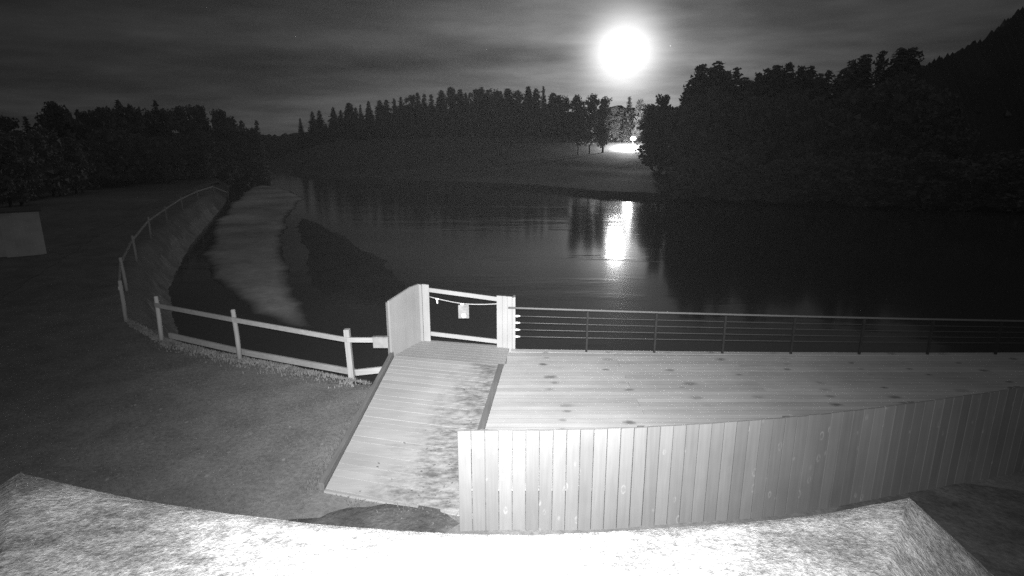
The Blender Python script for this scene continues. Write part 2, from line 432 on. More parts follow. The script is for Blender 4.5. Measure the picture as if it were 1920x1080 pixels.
kind(sheet('bank', lx[lx < -8.5], ly[(ly > 14) & (ly < 60)], lambda x, y: height(x, y) + .03 - .16 * sst(.55, .85, sdf(x, y, SHORE) - .2 * wav(x, y, .7)), M_BANK,
           lambda x, y: (sdf(x, y, SHORE) < .95 + .25 * wav(x, y, .7)) & (sdf(x, y, SHORE) > -.3) & (x < -.42 * y - 2.4)), 'structure', 'pale bare slope between the bank fence and the dark side channel')
patch('soil', -1.75, 5.95, 1.35, .62, M_SOIL, 'dark trodden soil at the foot of the ramp')
patch('gravel', 7.4, 5.0, 4.6, 2.2, M_GRAVEL, 'dark gravel yard in front of the fence')

# far hills
def ridge(name, pix, Y, depth, label, m=M_HILL, rough=0.0, base=-5):
    b_ = MB(); tops = []
    for i in range(len(pix) - 1):
        for k in range(12):
            f_ = k / 12; tops.append(aty(pix[i][0] * (1 - f_) + pix[i + 1][0] * f_, pix[i][1] * (1 - f_) + pix[i + 1][1] * f_, Y))
    vs = []; n = len(tops)
    for q in tops:
        j = random.uniform(-rough, rough)
        k_ = max(q.z - base, 1)
        for (fy, fz) in ((-1, 0), (-.62, .38), (-.3, .75), (0, 1), (.4, .7), (1, 0)):
            vs.append((q.x + fy * depth * q.x / Y * .0, Y + fy * depth, base + k_ * fz + (j + random.uniform(-rough, rough) * .6) * (fz > 0)))
    fs = [(6 * i + k, 6 * i + k + 6, 6 * i + k + 7, 6 * i + k + 1) for i in range(n - 1) for k in range(5)]
    b_.add(vs, fs, .5, True); return kind(b_.build(name, m), 'structure', label)
ridge('hill', [(1560, 215), (1640, 180), (1700, 140), (1735, 122), (1763, 109), (1790, 98), (1847, 70), (1890, 36), (1920, 12), (2000, -60), (2120, -110), (2300, -100), (2500, 40)], 80, 15, 'steep dark wooded slope rising at the right edge', rough=.35)
ridge('distant_hills', [(-500, 262), (-100, 255), (200, 250), (400, 248), (490, 254), (550, 251), (640, 238), (800, 225), (1000, 215), (1150, 200), (1240, 198), (1300, 205), (1500, 215), (1800, 220)], 500, 60, 'low dark hills on the horizon behind the woods', rough=1.2)

# ------------------------------------------------------------------ trees (each kind built once, then copied)
def tri(vs, fs, c, s, flat=.5):
    n = Vector((random.gauss(0, 1), random.gauss(0, 1), random.gauss(0, flat))).normalized()
    a = n.orthogonal().normalized(); b_ = n.cross(a); th = random.uniform(0, 6.28)
    o = len(vs)
    for k in range(3):
        q = th + k * 2.09 + random.uniform(-.4, .4); r_ = s * random.uniform(.7, 1.25)
        vs.append(c + a * math.cos(q) * r_ + b_ * math.sin(q) * r_)
    fs.append((o, o + 1, o + 2))
def spruce_crown(seed, power=.85, rad=.17, lo=.07, lv=32):     # unit height
    random.seed(seed); vs = []; fs = []
    lean = random.uniform(-.012, .012)
    for i in range(lv):
        z = lo + (1 - lo) * (i / lv) ** .95
        r0 = rad * (1 - z) ** power * random.uniform(.78, 1.12) + .006
        nb = max(5, int(15 * (1 - z) ** .6))
        for k in range(nb):
            a = 2 * math.pi * (k + random.random()) / nb; r_ = r0 * random.uniform(.72, 1.15)
            droop = -.25 * r_ + random.uniform(-.012, .012)
            dx, dy = math.cos(a), math.sin(a)
            tip = Vector((dx * r_ + lean * z, dy * r_, z + droop)); root = Vector((lean * z, 0, z + .02))
            wd = r_ * .42 + .008; sd = Vector((-dy, dx, 0)) * wd; mid = root.lerp(tip, .6)
            o = len(vs); vs += [root, mid + sd, tip, mid - sd]; fs.append((o, o + 1, o + 2, o + 3))
            for _ in range(3):
                tri(vs, fs, root.lerp(tip, random.uniform(.3, 1)) + Vector((random.gauss(0, .01), random.gauss(0, .01), random.uniform(-.035, .012))), .014 + .09 * r_, 1.2)
    o = len(vs); tp = Vector((lean, 0, 1.0))
    vs += [tp, tp + Vector((.012, 0, -.06)), tp + Vector((-.006, .01, -.06)), tp + Vector((-.006, -.01, -.06))]
    fs += [(o, o + 1, o + 2), (o, o + 2, o + 3), (o, o + 3, o + 1)]
    return vs, fs
def broad_crown(seed, lo=.22, rad=.24, nl=22, per=75, col=1.0):
    random.seed(seed); vs = []; fs = []
    for _ in range(nl):
        z = random.uniform(lo, .93); k_ = (z - lo) / (1 - lo)
        env = rad * (math.sin(math.pi * min(1, .18 + .82 * k_)) ** .55) * col
        a = random.uniform(0, 6.28); r_ = env * random.uniform(.1, .8)
        c = Vector((math.cos(a) * r_, math.sin(a) * r_, z)); lr = random.uniform(.055, .105)
        for _ in range(per):
            dv = Vector((random.gauss(0, 1), random.gauss(0, 1), random.gauss(0, .8))).normalized() * lr * random.random() ** .4
            q = c + dv
            if q.z < 1.0: tri(vs, fs, q, .021)
    for _ in range(160):
        z = random.uniform(lo + .05, .85); tri(vs, fs, Vector((random.gauss(0, rad * .28), random.gauss(0, rad * .28), z)), .05)
    return vs, fs
def trunk_mesh(name, r0, top):
    b_ = MB(); b_.tube([(0, 0, -.03), (0, 0, .02), (.003, 0, top * .5), (0, .003, top)], [r0 * 1.35, r0, r0 * .7, r0 * .15], 7)
    if top < .8:
        for k in range(5):
            a = k * 1.3; z = top * (.55 + .09 * k)
            b_.tube([(0, 0, z), (math.cos(a) * .08, math.sin(a) * .08, z + .09)], [r0 * .4, r0 * .12], 5)
    return b_.mesh(name, M_BARK)
PROTO = {}
def proto(key, crown, trunk, m):
    me = bpy.data.meshes.new('crown'); me.from_pydata([tuple(q) for q in crown[0]], [], crown[1]); me.materials.append(m); me.update()
    PROTO.setdefault(key, []).append((me, trunk))
for q in range(4): proto('spruce', spruce_crown(20 + q, .85 - .08 * (q % 2), .17 + .015 * q), trunk_mesh('trunk', .014, .95), M_SPRUCE)
for q in range(3): proto('pine', spruce_crown(40 + q, .42, .15 + .015 * q, .12, 40), trunk_mesh('trunk', .015, .9), M_SPRUCE)
for q in range(4): proto('broad', broad_crown(60 + q, .08, .22 + .02 * q, 26, 75), trunk_mesh('trunk', .018, .7), M_LEAF)
for q in range(2): proto('high', broad_crown(80 + q, .20, .24, 26, 75), trunk_mesh('trunk', .018, .75), M_LEAF)
for q in range(1): proto('column', broad_crown(90 + q, .10, .12, 24, 70), trunk_mesh('trunk', .018, .75), M_LEAF)
NAMES = dict(spruce='spruce_tree', pine='pine_tree', broad='broadleaf_tree', high='broadleaf_tree', column='broadleaf_tree')
random.seed(5)
def tree(px, py, Y, key, label, group=None, wide=1.0, cat='tree'):
    top = aty(px, py, Y); z0 = hh(top.x, Y); hgt_ = max(top.z - z0, 2.0)
    cm, tm = random.choice(PROTO[key])
    o = thing('waterside_bush' if cat == 'bush' else NAMES[key], label, cat, (top.x, Y, z0), group)
    o.rotation_euler.z = random.uniform(0, 6.28); o.scale = (hgt_ * wide, hgt_ * wide, hgt_)
    for nm, me in (('crown', cm), ('trunk', tm)):
        c = bpy.data.objects.new(nm, me); COL.objects.link(c); c.parent = o
    return o

# left wood
LG = 'trees of the wood on the left bank'; LL = 'dark bushy tree in the crowded wood on the left bank'
left = [(-60, 215), (-30, 222), (10, 212), (47, 220), (87, 203), (99, 189), (115, 196), (143, 206), (165, 208), (182, 200), (203, 195), (219, 189), (231, 190), (250, 203), (263, 199),
        (290, 189), (310, 203), (337, 197), (363, 196), (380, 203), (405, 204), (419, 210), (434, 218), (450, 227), (466, 236)]
for i, (px, py) in enumerate(left):
    Y = 62 + 55 * max(px, 0) / 470 + random.uniform(-3, 4)
    tree(px, py - 3, Y, 'spruce' if i % 4 == 3 else 'broad', LL if i % 4 != 3 else 'dark pointed spruce among the bushy trees of the left-bank wood',
         LG if i % 4 != 3 else 'spruces of the left-bank wood', 1.0 if i % 4 != 3 else 1.1)
for i in range(26):
    px = -70 + i * 21 + random.uniform(-8, 8); Y = 50 + 60 * max(px, 0) / 470 + random.uniform(-4, 4)
    tree(px, 245 + random.uniform(-12, 25) + max(0, px - 400) * .3, Y, 'broad', LL, LG, 1.25)
for i in range(18):
    px = 130 + i * 20 + random.uniform(-6, 6); Y = 58 + 70 * max(px, 0) / 470 + random.uniform(0, 8)
    tree(px, 285 + random.uniform(-8, 14), Y, 'broad', LL, LG, 1.5)
tree(480, 224, 135, 'spruce', 'lone slender spruce at the right end of the left-bank wood', wide=1.0)
tree(563, 221, 330, 'spruce', 'lone small spruce just left of the long middle wood', wide=1.1)

# middle wood on the rise beyond the field
MG = 'trees along the middle wood'
ML = {'spruce': 'dark pointed spruce along the skyline of the middle wood', 'pine': 'dark round-topped pine along the skyline of the middle wood', 'broad': 'dark bushy tree along the skyline of the middle wood'}
mid = [(584, 212), (600, 207), (622, 201), (637, 206), (652, 194), (664, 198), (675, 196), (692, 192), (708, 187), (721, 189), (739, 185), (750, 180), (765, 179), (779, 174), (794, 177), (808, 178), (819, 184), (830, 168),
       (848, 161), (863, 165), (876, 170), (889, 167), (901, 165), (914, 168), (926, 165), (940, 167), (954, 165), (970, 166), (988, 163), (1004, 166), (1020, 163), (1036, 173), (1048, 180), (1060, 179)]
for i, (px, py) in enumerate(mid):
    k_ = 'spruce' if (px < 830 and i % 4 != 0) or i % 5 == 0 else ('pine' if i % 3 else 'broad')
    tree(px + random.uniform(-3, 3), py - 2 + random.uniform(-2, 5), 340 + random.uniform(-10, 10), k_, ML[k_], MG + {'spruce': ' (spruces)', 'pine': ' (pines)', 'broad': ' (bushy)'}[k_], (1.25 if k_ != 'broad' else .95) * random.uniform(.8, 1.45))
for i in range(34):
    px = 592 + i * 15 + random.uniform(-5, 5)
    base_ = np.interp(px, [q[0] for q in mid], [q[1] for q in mid])
    tree(px, base_ + random.uniform(14, 30), 322 + random.uniform(-6, 6), 'pine', 'dark dense conifer in the front rank of the middle wood', 'front rank of the middle wood', 1.6)
# the lamp-lit clump
tree(1087, 175, 146, 'high', 'bushy bare-stemmed tree at the left of the lamp-lit yard', wide=.85)
tree(1109, 173, 148, 'high', 'wide bushy tree whose stem stands against the lamp-lit yard', wide=.95)
tree(1134, 180, 147, 'column', 'narrow round-topped tree in front of the lamp-lit yard', wide=1.15)
tree(1181, 180, 178, 'spruce', 'pointed spruce right behind the yard lamp', wide=1.3)
tree(1202, 183, 172, 'broad', 'bushy tree behind and right of the yard lamp', wide=.85)
tree(1160, 198, 185, 'broad', 'low rounded tree behind the lamp-lit yard', wide=1.5)
tree(1218, 192, 140, 'broad', 'dark bushy tree hiding the right end of the lamp-lit yard', wide=1.1)
tree(1247, 173, 100, 'broad', 'tall dark tree standing alone on the far shore below the moon', wide=.8)
tree(1228, 205, 112, 'broad', 'low dark tree left of the lone tall tree on the far shore', wide=1.2)
tree(1268, 203, 104, 'broad', 'low dark tree filling the gap beside the right-hand wood', wide=1.1)
tree(1148, 200, 187, 'spruce', 'small spruce between the round-topped tree and the yard lamp', wide=1.2)

# right-hand wood
right = [(1289, 168), (1301, 147), (1317, 121), (1333, 130), (1348, 117), (1364, 134), (1380, 126), (1396, 146), (1409, 152), (1424, 138), (1441, 130), (1457, 123), (1471, 134), (1485, 116), (1503, 126),
         (1521, 126), (1538, 140), (1557, 131), (1573, 150), (1587, 128), (1600, 114), (1623, 103), (1652, 95), (1672, 128), (1690, 90), (1711, 90), (1729, 124), (1746, 130)]
ORD = ['first', 'second', 'third', 'fourth', 'fifth', 'sixth', 'seventh', 'eighth', 'ninth', 'tenth', 'eleventh', 'twelfth', 'thirteenth', 'fourteenth', 'fifteenth', 'sixteenth', 'seventeenth', 'eighteenth',
       'nineteenth', 'twentieth', 'twenty-first', 'twenty-second', 'twenty-third', 'twenty-fourth', 'twenty-fifth', 'twenty-sixth', 'twenty-seventh', 'twenty-eighth']
for i, (px, py) in enumerate(right):
    k_ = 'spruce' if i in (6, 13, 17, 22) else 'pine'
    tree(px, py - 2, 82 + random.uniform(-4, 6), k_, f'dark {"pointed spruce" if k_ == "spruce" else "round-topped pine"}, {ORD[i]} treetop from the left in the right-hand wood', 'skyline trees of the right-hand wood', 1.15 if k_ == 'pine' else 1.3)
for i in range(34):
    px = 1295 + i * 21 + random.uniform(-6, 6)
    base_ = np.interp(px, [q[0] for q in right], [q[1] for q in right])
    tree(px, base_ + random.uniform(28, 60) + max(0, px - 1750) * .12, 75 + random.uniform(-3, 4), 'broad', 'dark bushy tree in the front rank of the right-hand wood', 'front rank of the right-hand wood', 1.15)

for i in range(44):
    px = 1278 + i * 17 + random.uniform(-5, 5)
    Y = 44.0
    while float(sdf((px - 960) / F * 1.03 * Y, Y, SHORE)) < -.05: Y += .25
    Y += random.uniform(.4, 1.6)
    tree(px, 300 + random.uniform(-24, 22), Y, 'broad', 'low dark bush at the water edge below the right-hand wood', 'bushes along the right-hand shore', 2.0, 'bush')

# ------------------------------------------------------------------ sky bodies
def ball(name, c, r_, m, seg=24):
    bm = bmesh.new(); bmesh.ops.create_uvsphere(bm, u_segments=seg, v_segments=seg // 2, radius=r_)
    me = bpy.data.meshes.new(name); bm.to_mesh(me); bm.free(); me.materials.append(m)
    me.polygons.foreach_set('use_smooth', [True] * len(me.polygons))
    o = bpy.data.objects.new(name, me); COL.objects.link(o); o.location = c; return o
tag(ball('moon', Vector((0, 0, H)) + MOON * 6000, 6000 * math.tan(R(.85)), M_MOON, 48), 'bright full moon glowing through thin cloud above the trees', 'moon')
tag(ball('star', Vector((0, 0, H)) + ray(1257, 86).normalized() * 6000, 6.0, M_STAR, 12), 'tiny star just right of the moon', 'star')

# ------------------------------------------------------------------ yard lamp on the far side
lp = aty(1187, 261, 154.0); lz = hh(lp.x, lp.y)
L = thing('yard_lamp', 'lit yard lamp glaring between the trees across the river', 'lamp', (lp.x, lp.y, lz))
b_ = MB(); b_.tube([(lp.x, lp.y, lz), (lp.x, lp.y, lp.z - .35)], [.06, .05], 8); b_.tube([(lp.x, lp.y, lz), (lp.x, lp.y, lz + .12)], .12, 8); b_.build('pole', M_DARKMETAL, L)
b_ = MB(); b_.tube([(lp.x, lp.y, lp.z - .35), (lp.x, lp.y, lp.z - .28), (lp.x, lp.y, lp.z - .1), (lp.x, lp.y, lp.z + .15), (lp.x, lp.y, lp.z + .4), (lp.x, lp.y, lp.z + .6), (lp.x, lp.y, lp.z + .7)], [.15, .4, .65, .75, .66, .4, .1], 16); b_.build('lamp_globe', M_LAMP, L)
b_ = MB(); b_.tube([(lp.x, lp.y, lp.z + .71), (lp.x, lp.y, lp.z + .8)], [.35, .05], 14); b_.build('cap', M_DARKMETAL, L)
pl = bpy.data.lights.new('lamp_light', 'POINT'); pl.energy = 30000; pl.shadow_soft_size = .5
plo = bpy.data.objects.new('lamp_light', pl); COL.objects.link(plo); plo.location = (lp.x - .9, lp.y - .3, lz + 1.5)

# ------------------------------------------------------------------ shed on the left
A = at(22, 482, 0); B = at(88, 476, 0); dz = -.05
sh = thing('shed', 'small pale shed standing beside the path at the left edge', 'shed', (B.x, B.y, 0))
nr = Vector((-.66, .76, 0)).normalized(); fr = (A - B).normalized()
b_ = MB()
def blk(b_, o, e1, l1, e2, l2, z0, z1):
    c = [o, o + e1 * l1, o + e1 * l1 + e2 * l2, o + e2 * l2]
    if (e1.cross(e2)).z < 0: c = [c[0], c[3], c[2], c[1]]
    b_.hexa([Vector((q.x, q.y, z0)) for q in c] + [Vector((q.x, q.y, z1)) for q in c])
blk(b_, B, fr, 1.35, nr, 2.2, dz, 1.92)
for k in range(10): blk(b_, B + fr * (.03 + .135 * k) - nr * .012, fr, .12, nr, .014, dz + .05, 1.88)
b_.build('wall', M_SHED, sh)
b_ = MB(); blk(b_, B - fr * .1 - nr * .12, fr, 1.5, nr, 2.45, 1.925, 1.99); b_.build('roof', M_SHEDROOF, sh)
b_ = MB(); blk(b_, B + fr * 1.36 + nr * .25, fr, 2.4, nr, 1.9, dz, 1.62); b_.build('lean_to', M_SHED, sh)
b_ = MB(); blk(b_, B + fr * 1.36 + nr * .15, fr, 2.5, nr, 2.1, 1.624, 1.68); b_.build('roof', M_SHEDROOF, sh)

# ------------------------------------------------------------------ post and rail fence on the bank
pts = [at(660, 708, 0), at(450, 674, 0), at(303, 639, 0), at(236, 602, 0), at(238, 545, 0), at(256, 487, 0)]
for px, py in ((283, 447), (313, 419), (343, 396), (372, 377), (400, 360), (425, 348)): pts.append(at(px, py, 0))
fe = thing('post_and_rail_fence', 'wooden post and rail fence curving along the left bank', 'fence', (pts[0].x, pts[0].y, 0))
tops = []
for i, q in enumerate(pts):
    z0 = hh(q.x, q.y); ln = (-.03, -.015, .04, .03)[i % 4]
    hp = 1.14 + random.uniform(-.03, .03)
    tp = Vector((q.x + ln, q.y - .02, z0 + hp)); tops.append((Vector((q.x, q.y, z0)), tp))
    b_ = MB()
    if i < 1: b_.bar((q.x, q.y, z0 - .1), tp, .11, .11, .7, Vector((0, 1, 0)))
    else: b_.tube([(q.x, q.y, z0 - .1), q.lerp(tp, .5) + Vector((.01, 0, z0 * .5)), tp - Vector((0, 0, .02)), tp], [.055, .052, .048, .036], 9, random.random())
    b_.build('post', M_POST, fe, .006 if i < 1 else 0)
def railpt(i, z): bs, tp = tops[i]; k_ = z / 1.14; return bs.lerp(tp, k_)
nxt = Vector((-2.52, 10.72, .82))
b_ = MB()
seq = [nxt] + [railpt(i, .93) - Vector((0, .06, 0)) for i in range(len(pts))]
offs = Vector((0, -.075, 0))
for i in range(len(seq) - 1):
    if i == 3: continue                                             # the bay at the bend has lost its rail
    b2 = MB(); b2.bar(seq[i], seq[i + 1], .045, .10, random.random()); b2.build('rail', M_RAIL, fe, .004)
b2 = MB()
lowseq = [Vector((-2.62, 10.95, .10)), railpt(0, .1) + Vector((.03, .2, 0)), railpt(1, .08) + Vector((.05, .22, 0)), railpt(2, .06) + Vector((.05, .25, 0))]
for i in range(3): b2.bar(lowseq[i], lowseq[i + 1], .05, .13, random.random())
b2.build('edge_board', M_RAIL, fe)
q = at(716, 631, .82); q = Vector((-2.62, 10.62, .86))
bx = thing('grey_box', 'small grey box hanging from the fence rail next to the plank screen', 'box', (q.x, q.y, q.z))
b_ = MB(); b_.box(q.x - .14, q.x + .16, q.y - .09, q.y - .01, q.z - .15, q.z + .06); b_.build('case', M_BOX, bx, .012)
b_ = MB(); b_.box(q.x - .15, q.x + .17, q.y - .10, q.y, q.z + .062, q.z + .085); b_.build('lid', M_PLATE, bx, .006)

# ------------------------------------------------------------------ deck, landing and ramp
DZ = .45
dk = thing('deck', 'broad pale timber deck above the water behind the plank fence', 'deck', (2, 9, DZ))
b_ = MB(); PW = .145
y = 6.15
while y < 11.2:
    y1 = min(y + PW, 11.19)
    xl = -.44 + (y - 7.63) * (.28 / 2.64)                           # left edge follows the ramp kerb
    xl1 = -.44 + (y1 - 7.63) * (.28 / 2.64)
    if y > 10.25: xl = xl1 = -.10
    xe = 15.0 if y > 10.6 else min(15.0, float(np.interp(y - .35, [5.95, 6.1, 6.3, 6.6, 6.95, 7.4, 8.3], [1.2, 2.3, 3.7, 5.0, 6.3, 8.1, 15.0])))
    xs_ = [xl] + sorted(q for q in random.sample([2.1, 4.44, 6.78, 9.12, 11.5], 2) if q < xe - .5) + [xe]
    ymax = lambda x: 11.19 - .05 * max(x, 0) + .0028 * x * x - .04
    for a_, c_ in zip(xs_[:-1], xs_[1:]):
        a2_ = a_ + (.003 if a_ > xl else 0); c2_ = c_ - (.003 if c_ < xe else 0)
        dzb = 0.0
        if y > ymax(a2_) or y1 > ymax(c2_) + PW: continue
        ya, yb = y, min(y1, max(y + .02, ymax((a2_ + c2_) / 2)))
        l0 = xl if a_ == xl else a2_; l1 = xl1 if a_ == xl else a2_
        b_.hexa([(l0, ya, DZ - .03 + dzb), (c2_, ya, DZ - .03 + dzb), (c2_, yb, DZ - .03 + dzb), (l1, yb, DZ - .03 + dzb),
                 (l0, ya, DZ + dzb), (c2_, ya, DZ + dzb), (c2_, yb, DZ + dzb), (l1, yb, DZ + dzb)], random.random())
    y += PW
b_.build('floor_boards', M_DECK, dk)
b_ = MB()
for k in range(9): b_.box(.2 + 1.17 * k, .27 + 1.17 * k, 6.6 + .02 * k * k, 10.7, DZ - .2, DZ - .036)
b_.bar((.1, 11.15, DZ - .12), (6, 10.93, DZ - .12), .05, .16); b_.bar((6, 10.93, DZ - .12), (15, 11.0, DZ - .12), .05, .16)
b_.build('joists', M_KERB, dk)
b_ = MB(); ex_ = [-.02 + .75 * k for k in range(21)]
for x0, x1 in zip(ex_[:-1], ex_[1:]):
    e0, e1 = 11.19 - .05 * max(x0, 0) + .0028 * x0 * x0, 11.19 - .05 * max(x1, 0) + .0028 * x1 * x1
    b_.hexa([(x0, e0 - .16, DZ - .04), (x1, e1 - .16, DZ - .04), (x1, e1 + .01, DZ - .04), (x0, e0 + .01, DZ - .04), (x0, e0 - .16, DZ + .004), (x1, e1 - .16, DZ + .004), (x1, e1 + .01, DZ + .004), (x0, e0 + .01, DZ + .004)], .5)
b_.build('edge_board', M_DECK, dk)
b_ = MB(); b_.bar((-.215, 10.27, DZ - .03), (-.60, 6.2, DZ - .03), .105, .12, .5); b_.build('edge_kerb', M_KERB, dk, .006)
for (x, y_) in ((1, 10.9), (4, 10.7), (7, 10.6), (10, 10.6), (13, 10.7)):
    b_ = MB(); b_.box(x - .07, x + .07, y_ - .07, y_ + .07, -2.7, DZ - .2); b_.build('pile', M_KERB, dk)

# landing in front of the gate and ramp down to the lawn
TL, TR = Vector((-2.40, 10.80, DZ)), Vector((-.14, 10.26, DZ))       # top edge of the ramp
BL, BR = Vector((-2.55, 6.80, .03)), Vector((-.34, 6.18, .03))       # foot
rp = thing('ramp', 'timber ramp leading up from the lawn to the gate landing', 'ramp', (-1.4, 6.5, 0))
b_ = MB(); n = 29
for k in range(n):
    f0 = k / n; f1 = (k + .955) / n
    c = [BL.lerp(TL, f0), BR.lerp(TR, f0), BR.lerp(TR, f1), BL.lerp(TL, f1)]
    j = Vector((0, 0, random.uniform(-.003, .003)))
    b_.hexa([q - Vector((0, 0, .03)) + j for q in c] + [q + j for q in c], random.random())
b_.build('ramp_boards', M_RAMP, rp)
LF, LR = Vector((-2.0, 11.82, DZ)), Vector((-.05, 11.38, DZ))
b_ = MB(); n = 8
for k in range(n):
    f0 = (k + .02) / n; f1 = (k + .98) / n
    c = [TL.lerp(LF, f0), TR.lerp(LR, f0), TR.lerp(LR, f1), TL.lerp(LF, f1)]
    if k == 0: pass
    b_.hexa([q - Vector((0, 0, .03)) for q in c] + [q + Vector((0, 0, .002)) for q in c], .4 + .3 * random.random())
b_.build('landing_boards', M_PALE, rp)
for a_, c_, nm in ((BL + Vector((-.05, -.02, .03)), TL + Vector((-.05, 0, .03)), 'kerb'),):
    b_ = MB(); b_.bar(a_, c_, .075, .12, random.random()); b_.build(nm, M_KERB, rp, .006)
b_ = MB(); b_.bar(BL - Vector((0, .03, .04)), BR - Vector((0, .03, .04)), .05, .07, .8); b_.build('foot_board', M_PALE, rp)

# plank screen at the left of the landing and the gate
gt = thing('plank_screen', 'tall pale plank screen at the left side of the gate landing', 'screen', (-2.2, 11.3, DZ))
a_ = Vector((-2.46, 10.76, 0)); c_ = Vector((-2.02, 11.74, 0))
b_ = MB(); n = 7
dv = (c_ - a_).normalized()
for k in range(n):
    f0, f1 = k / n, (k + .985) / n
    p0, p1 = a_.lerp(c_, f0), a_.lerp(c_, f1)
    t0 = 1.62 + .12 * min(1, f0 * 1.4) ; t1 = 1.62 + .12 * min(1, f1 * 1.4)
    nn = Vector((dv.y, -dv.x, 0)) * .022
    b_.hexa([p0 + nn + Vector((0, 0, .28)), p1 + nn + Vector((0, 0, .28)), p1 - nn + Vector((0, 0, .28)), p0 - nn + Vector((0, 0, .28)),
             p0 + nn + Vector((0, 0, t0)), p1 + nn + Vector((0, 0, t1)), p1 - nn + Vector((0, 0, t1)), p0 - nn + Vector((0, 0, t0))], random.random())
b_.build('planks', M_PALE, gt)
b_ = MB()
for k, (x0, x1) in enumerate(((-2.03, -1.945), (-1.94, -1.79))):
    b_.hexa([(x0, 11.73, .28), (x1, 11.70, .28), (x1, 11.75, .28), (x0, 11.78, .28), (x0, 11.73, 1.735), (x1, 11.70, 1.725), (x1, 11.75, 1.725), (x0, 11.78, 1.735)], .3 + .4 * k)
b_.build('corner_boards', M_PALE, gt)
for (x, y_, z1) in ((-2.50, 10.95, 1.55), (-2.12, 11.80, 1.66)):
    b_ = MB(); b_.box(x - .05, x + .05, y_ - .05, y_ + .05, -1.0, z1); b_.build('post', M_KERB, gt)

gp = thing('gate_post', 'boxed pale plank post at the right side of the gate', 'post', (-.1, 11.4, DZ))
b_ = MB()
for k, (x0, x1) in enumerate(((-.32, -.20), (-.195, -.10), (-.095, .0))):
    b_.hexa([(x0, 11.32 - .03 * k, DZ - .1), (x1, 11.30 - .03 * k, DZ - .1), (x1, 11.34 - .03 * k, DZ - .1), (x0, 11.36 - .03 * k, DZ - .1),
             (x0, 11.32 - .03 * k, 1.585), (x1, 11.30 - .03 * k, 1.58), (x1, 11.34 - .03 * k, 1.58), (x0, 11.36 - .03 * k, 1.585)], .3 + .2 * k)
b_.build('front_boards', M_PALE, gp)
b_ = MB()
for k, (y0, y1) in enumerate(((11.22, 11.33), (11.335, 11.50))):
    b_.box(.005 + .02 * k, .05 + .02 * k, y0, y1, DZ - .1, 1.57 - .02 * k, .3 + .4 * k)
b_.build('side_boards', M_PALE, gp)
b_ = MB(); b_.box(-.24, -.02, 11.37, 11.5, -2.7, 1.5); b_.build('core_post', M_KERB, gp)

ga = thing('gate', 'open timber gate of two pale horizontal bars', 'gate', (-1.05, 11.6, DZ))
for za, zb in ((1.605, 1.49), (.615, .55)):
    b_ = MB(); b_.bar((-1.80, 11.76, za), (-.28, 11.40, zb), .045, .09, .6); b_.build('bar', M_PALE, ga, .004)
# rope with its plate
A_ = Vector((-1.80, 11.70, 1.47)); B_ = Vector((-.30, 11.34, 1.405)); mid_ = Vector((-1.03, 11.5, 1.36))
rope = []
for k in range(9): rope.append(A_.lerp(mid_, k / 8) - Vector((0, 0, .012 * math.sin(math.pi * k / 8))))
for k in range(1, 9): rope.append(mid_.lerp(B_, k / 8) - Vector((0, 0, .012 * math.sin(math.pi * k / 8))))
ro = thing('rope', 'pale rope slung across the gate with a peg clipped to it', 'rope', tuple(mid_))
b_ = MB(); b_.tube(rope, .011, 6); b_.build('cord', M_ROPE, ro)
q = rope[2]; b_ = MB(); b_.bar(q + Vector((0, -.012, .015)), q + Vector((.0, -.012, -.10)), .03, .02, .5, Vector((0, 1, 0))); b_.bar(q + Vector((-.03, -.014, .0)), q + Vector((.03, -.014, -.0)), .02, .03); b_.build('peg', M_FITTING, ro)
q = mid_
sg = thing('hanging_plate', 'small grey plate with a white round spot hanging from the rope', 'sign', (q.x, q.y - .02, q.z))
b_ = MB(); b_.box(q.x - .115, q.x + .115, q.y - .05, q.y - .022, q.z - .31, q.z - .01); b_.build('plate', M_PLATE, sg, .01)
b_ = MB(); b_.tube([(q.x, q.y - .058, q.z - .245), (q.x, q.y - .048, q.z - .245)], .052, 16); b_.build('spot', M_WHITE, sg)
b_ = MB(); b_.box(q.x - .06, q.x + .0, q.y - .04, q.y - .015, q.z - .012, q.z + .022); b_.build('clip', M_FITTING, sg)

# ------------------------------------------------------------------ wire railing along the outer edge
rl = thing('wire_railing', 'steel railing with tight wires along the far edge of the deck', 'railing', (.1, 11.1, DZ))
def edge_y(x): return 11.14 - .05 * x + .0028 * x * x
xs_ = [-.02 + .5 * k for k in range(31)]
topz = lambda x: 1.375 - .021 * x
b_ = MB(); b_.tube([(x - .06, edge_y(x), topz(x)) for x in xs_], .021, 8); b_.build('handrail', M_STEEL, rl)
for k, z in enumerate((1.20, 1.055, .905, .755)):
    b_ = MB(); b_.tube([(.12 + x, edge_y(x + .12) , DZ + (topz(x) - DZ) * (z - DZ) / (1.375 - DZ)) for x in xs_[:-1]], .0075, 6); b_.build('wire', M_WIRE, rl)
    b_ = MB(); b_.tube([(.06, edge_y(.06) - .01, z), (.085, edge_y(.1) - .01, z), (.17, edge_y(.1) - .01, z)], [.012, .026, .012], 8); b_.build('wire_end', M_FITTING, rl)
for x in (1.55, 2.95, 4.35, 5.75, 7.15, 8.55, 9.95, 11.35):
    b_ = MB(); b_.box(x - .02, x + .02, edge_y(x) - .055, edge_y(x) - .015, DZ - .2, topz(x) - .02); b_.box(x - .05, x + .05, edge_y(x) - .08, edge_y(x) - .0, DZ - .2, DZ - .03)
    b_.build('post', M_DARKMETAL, rl)

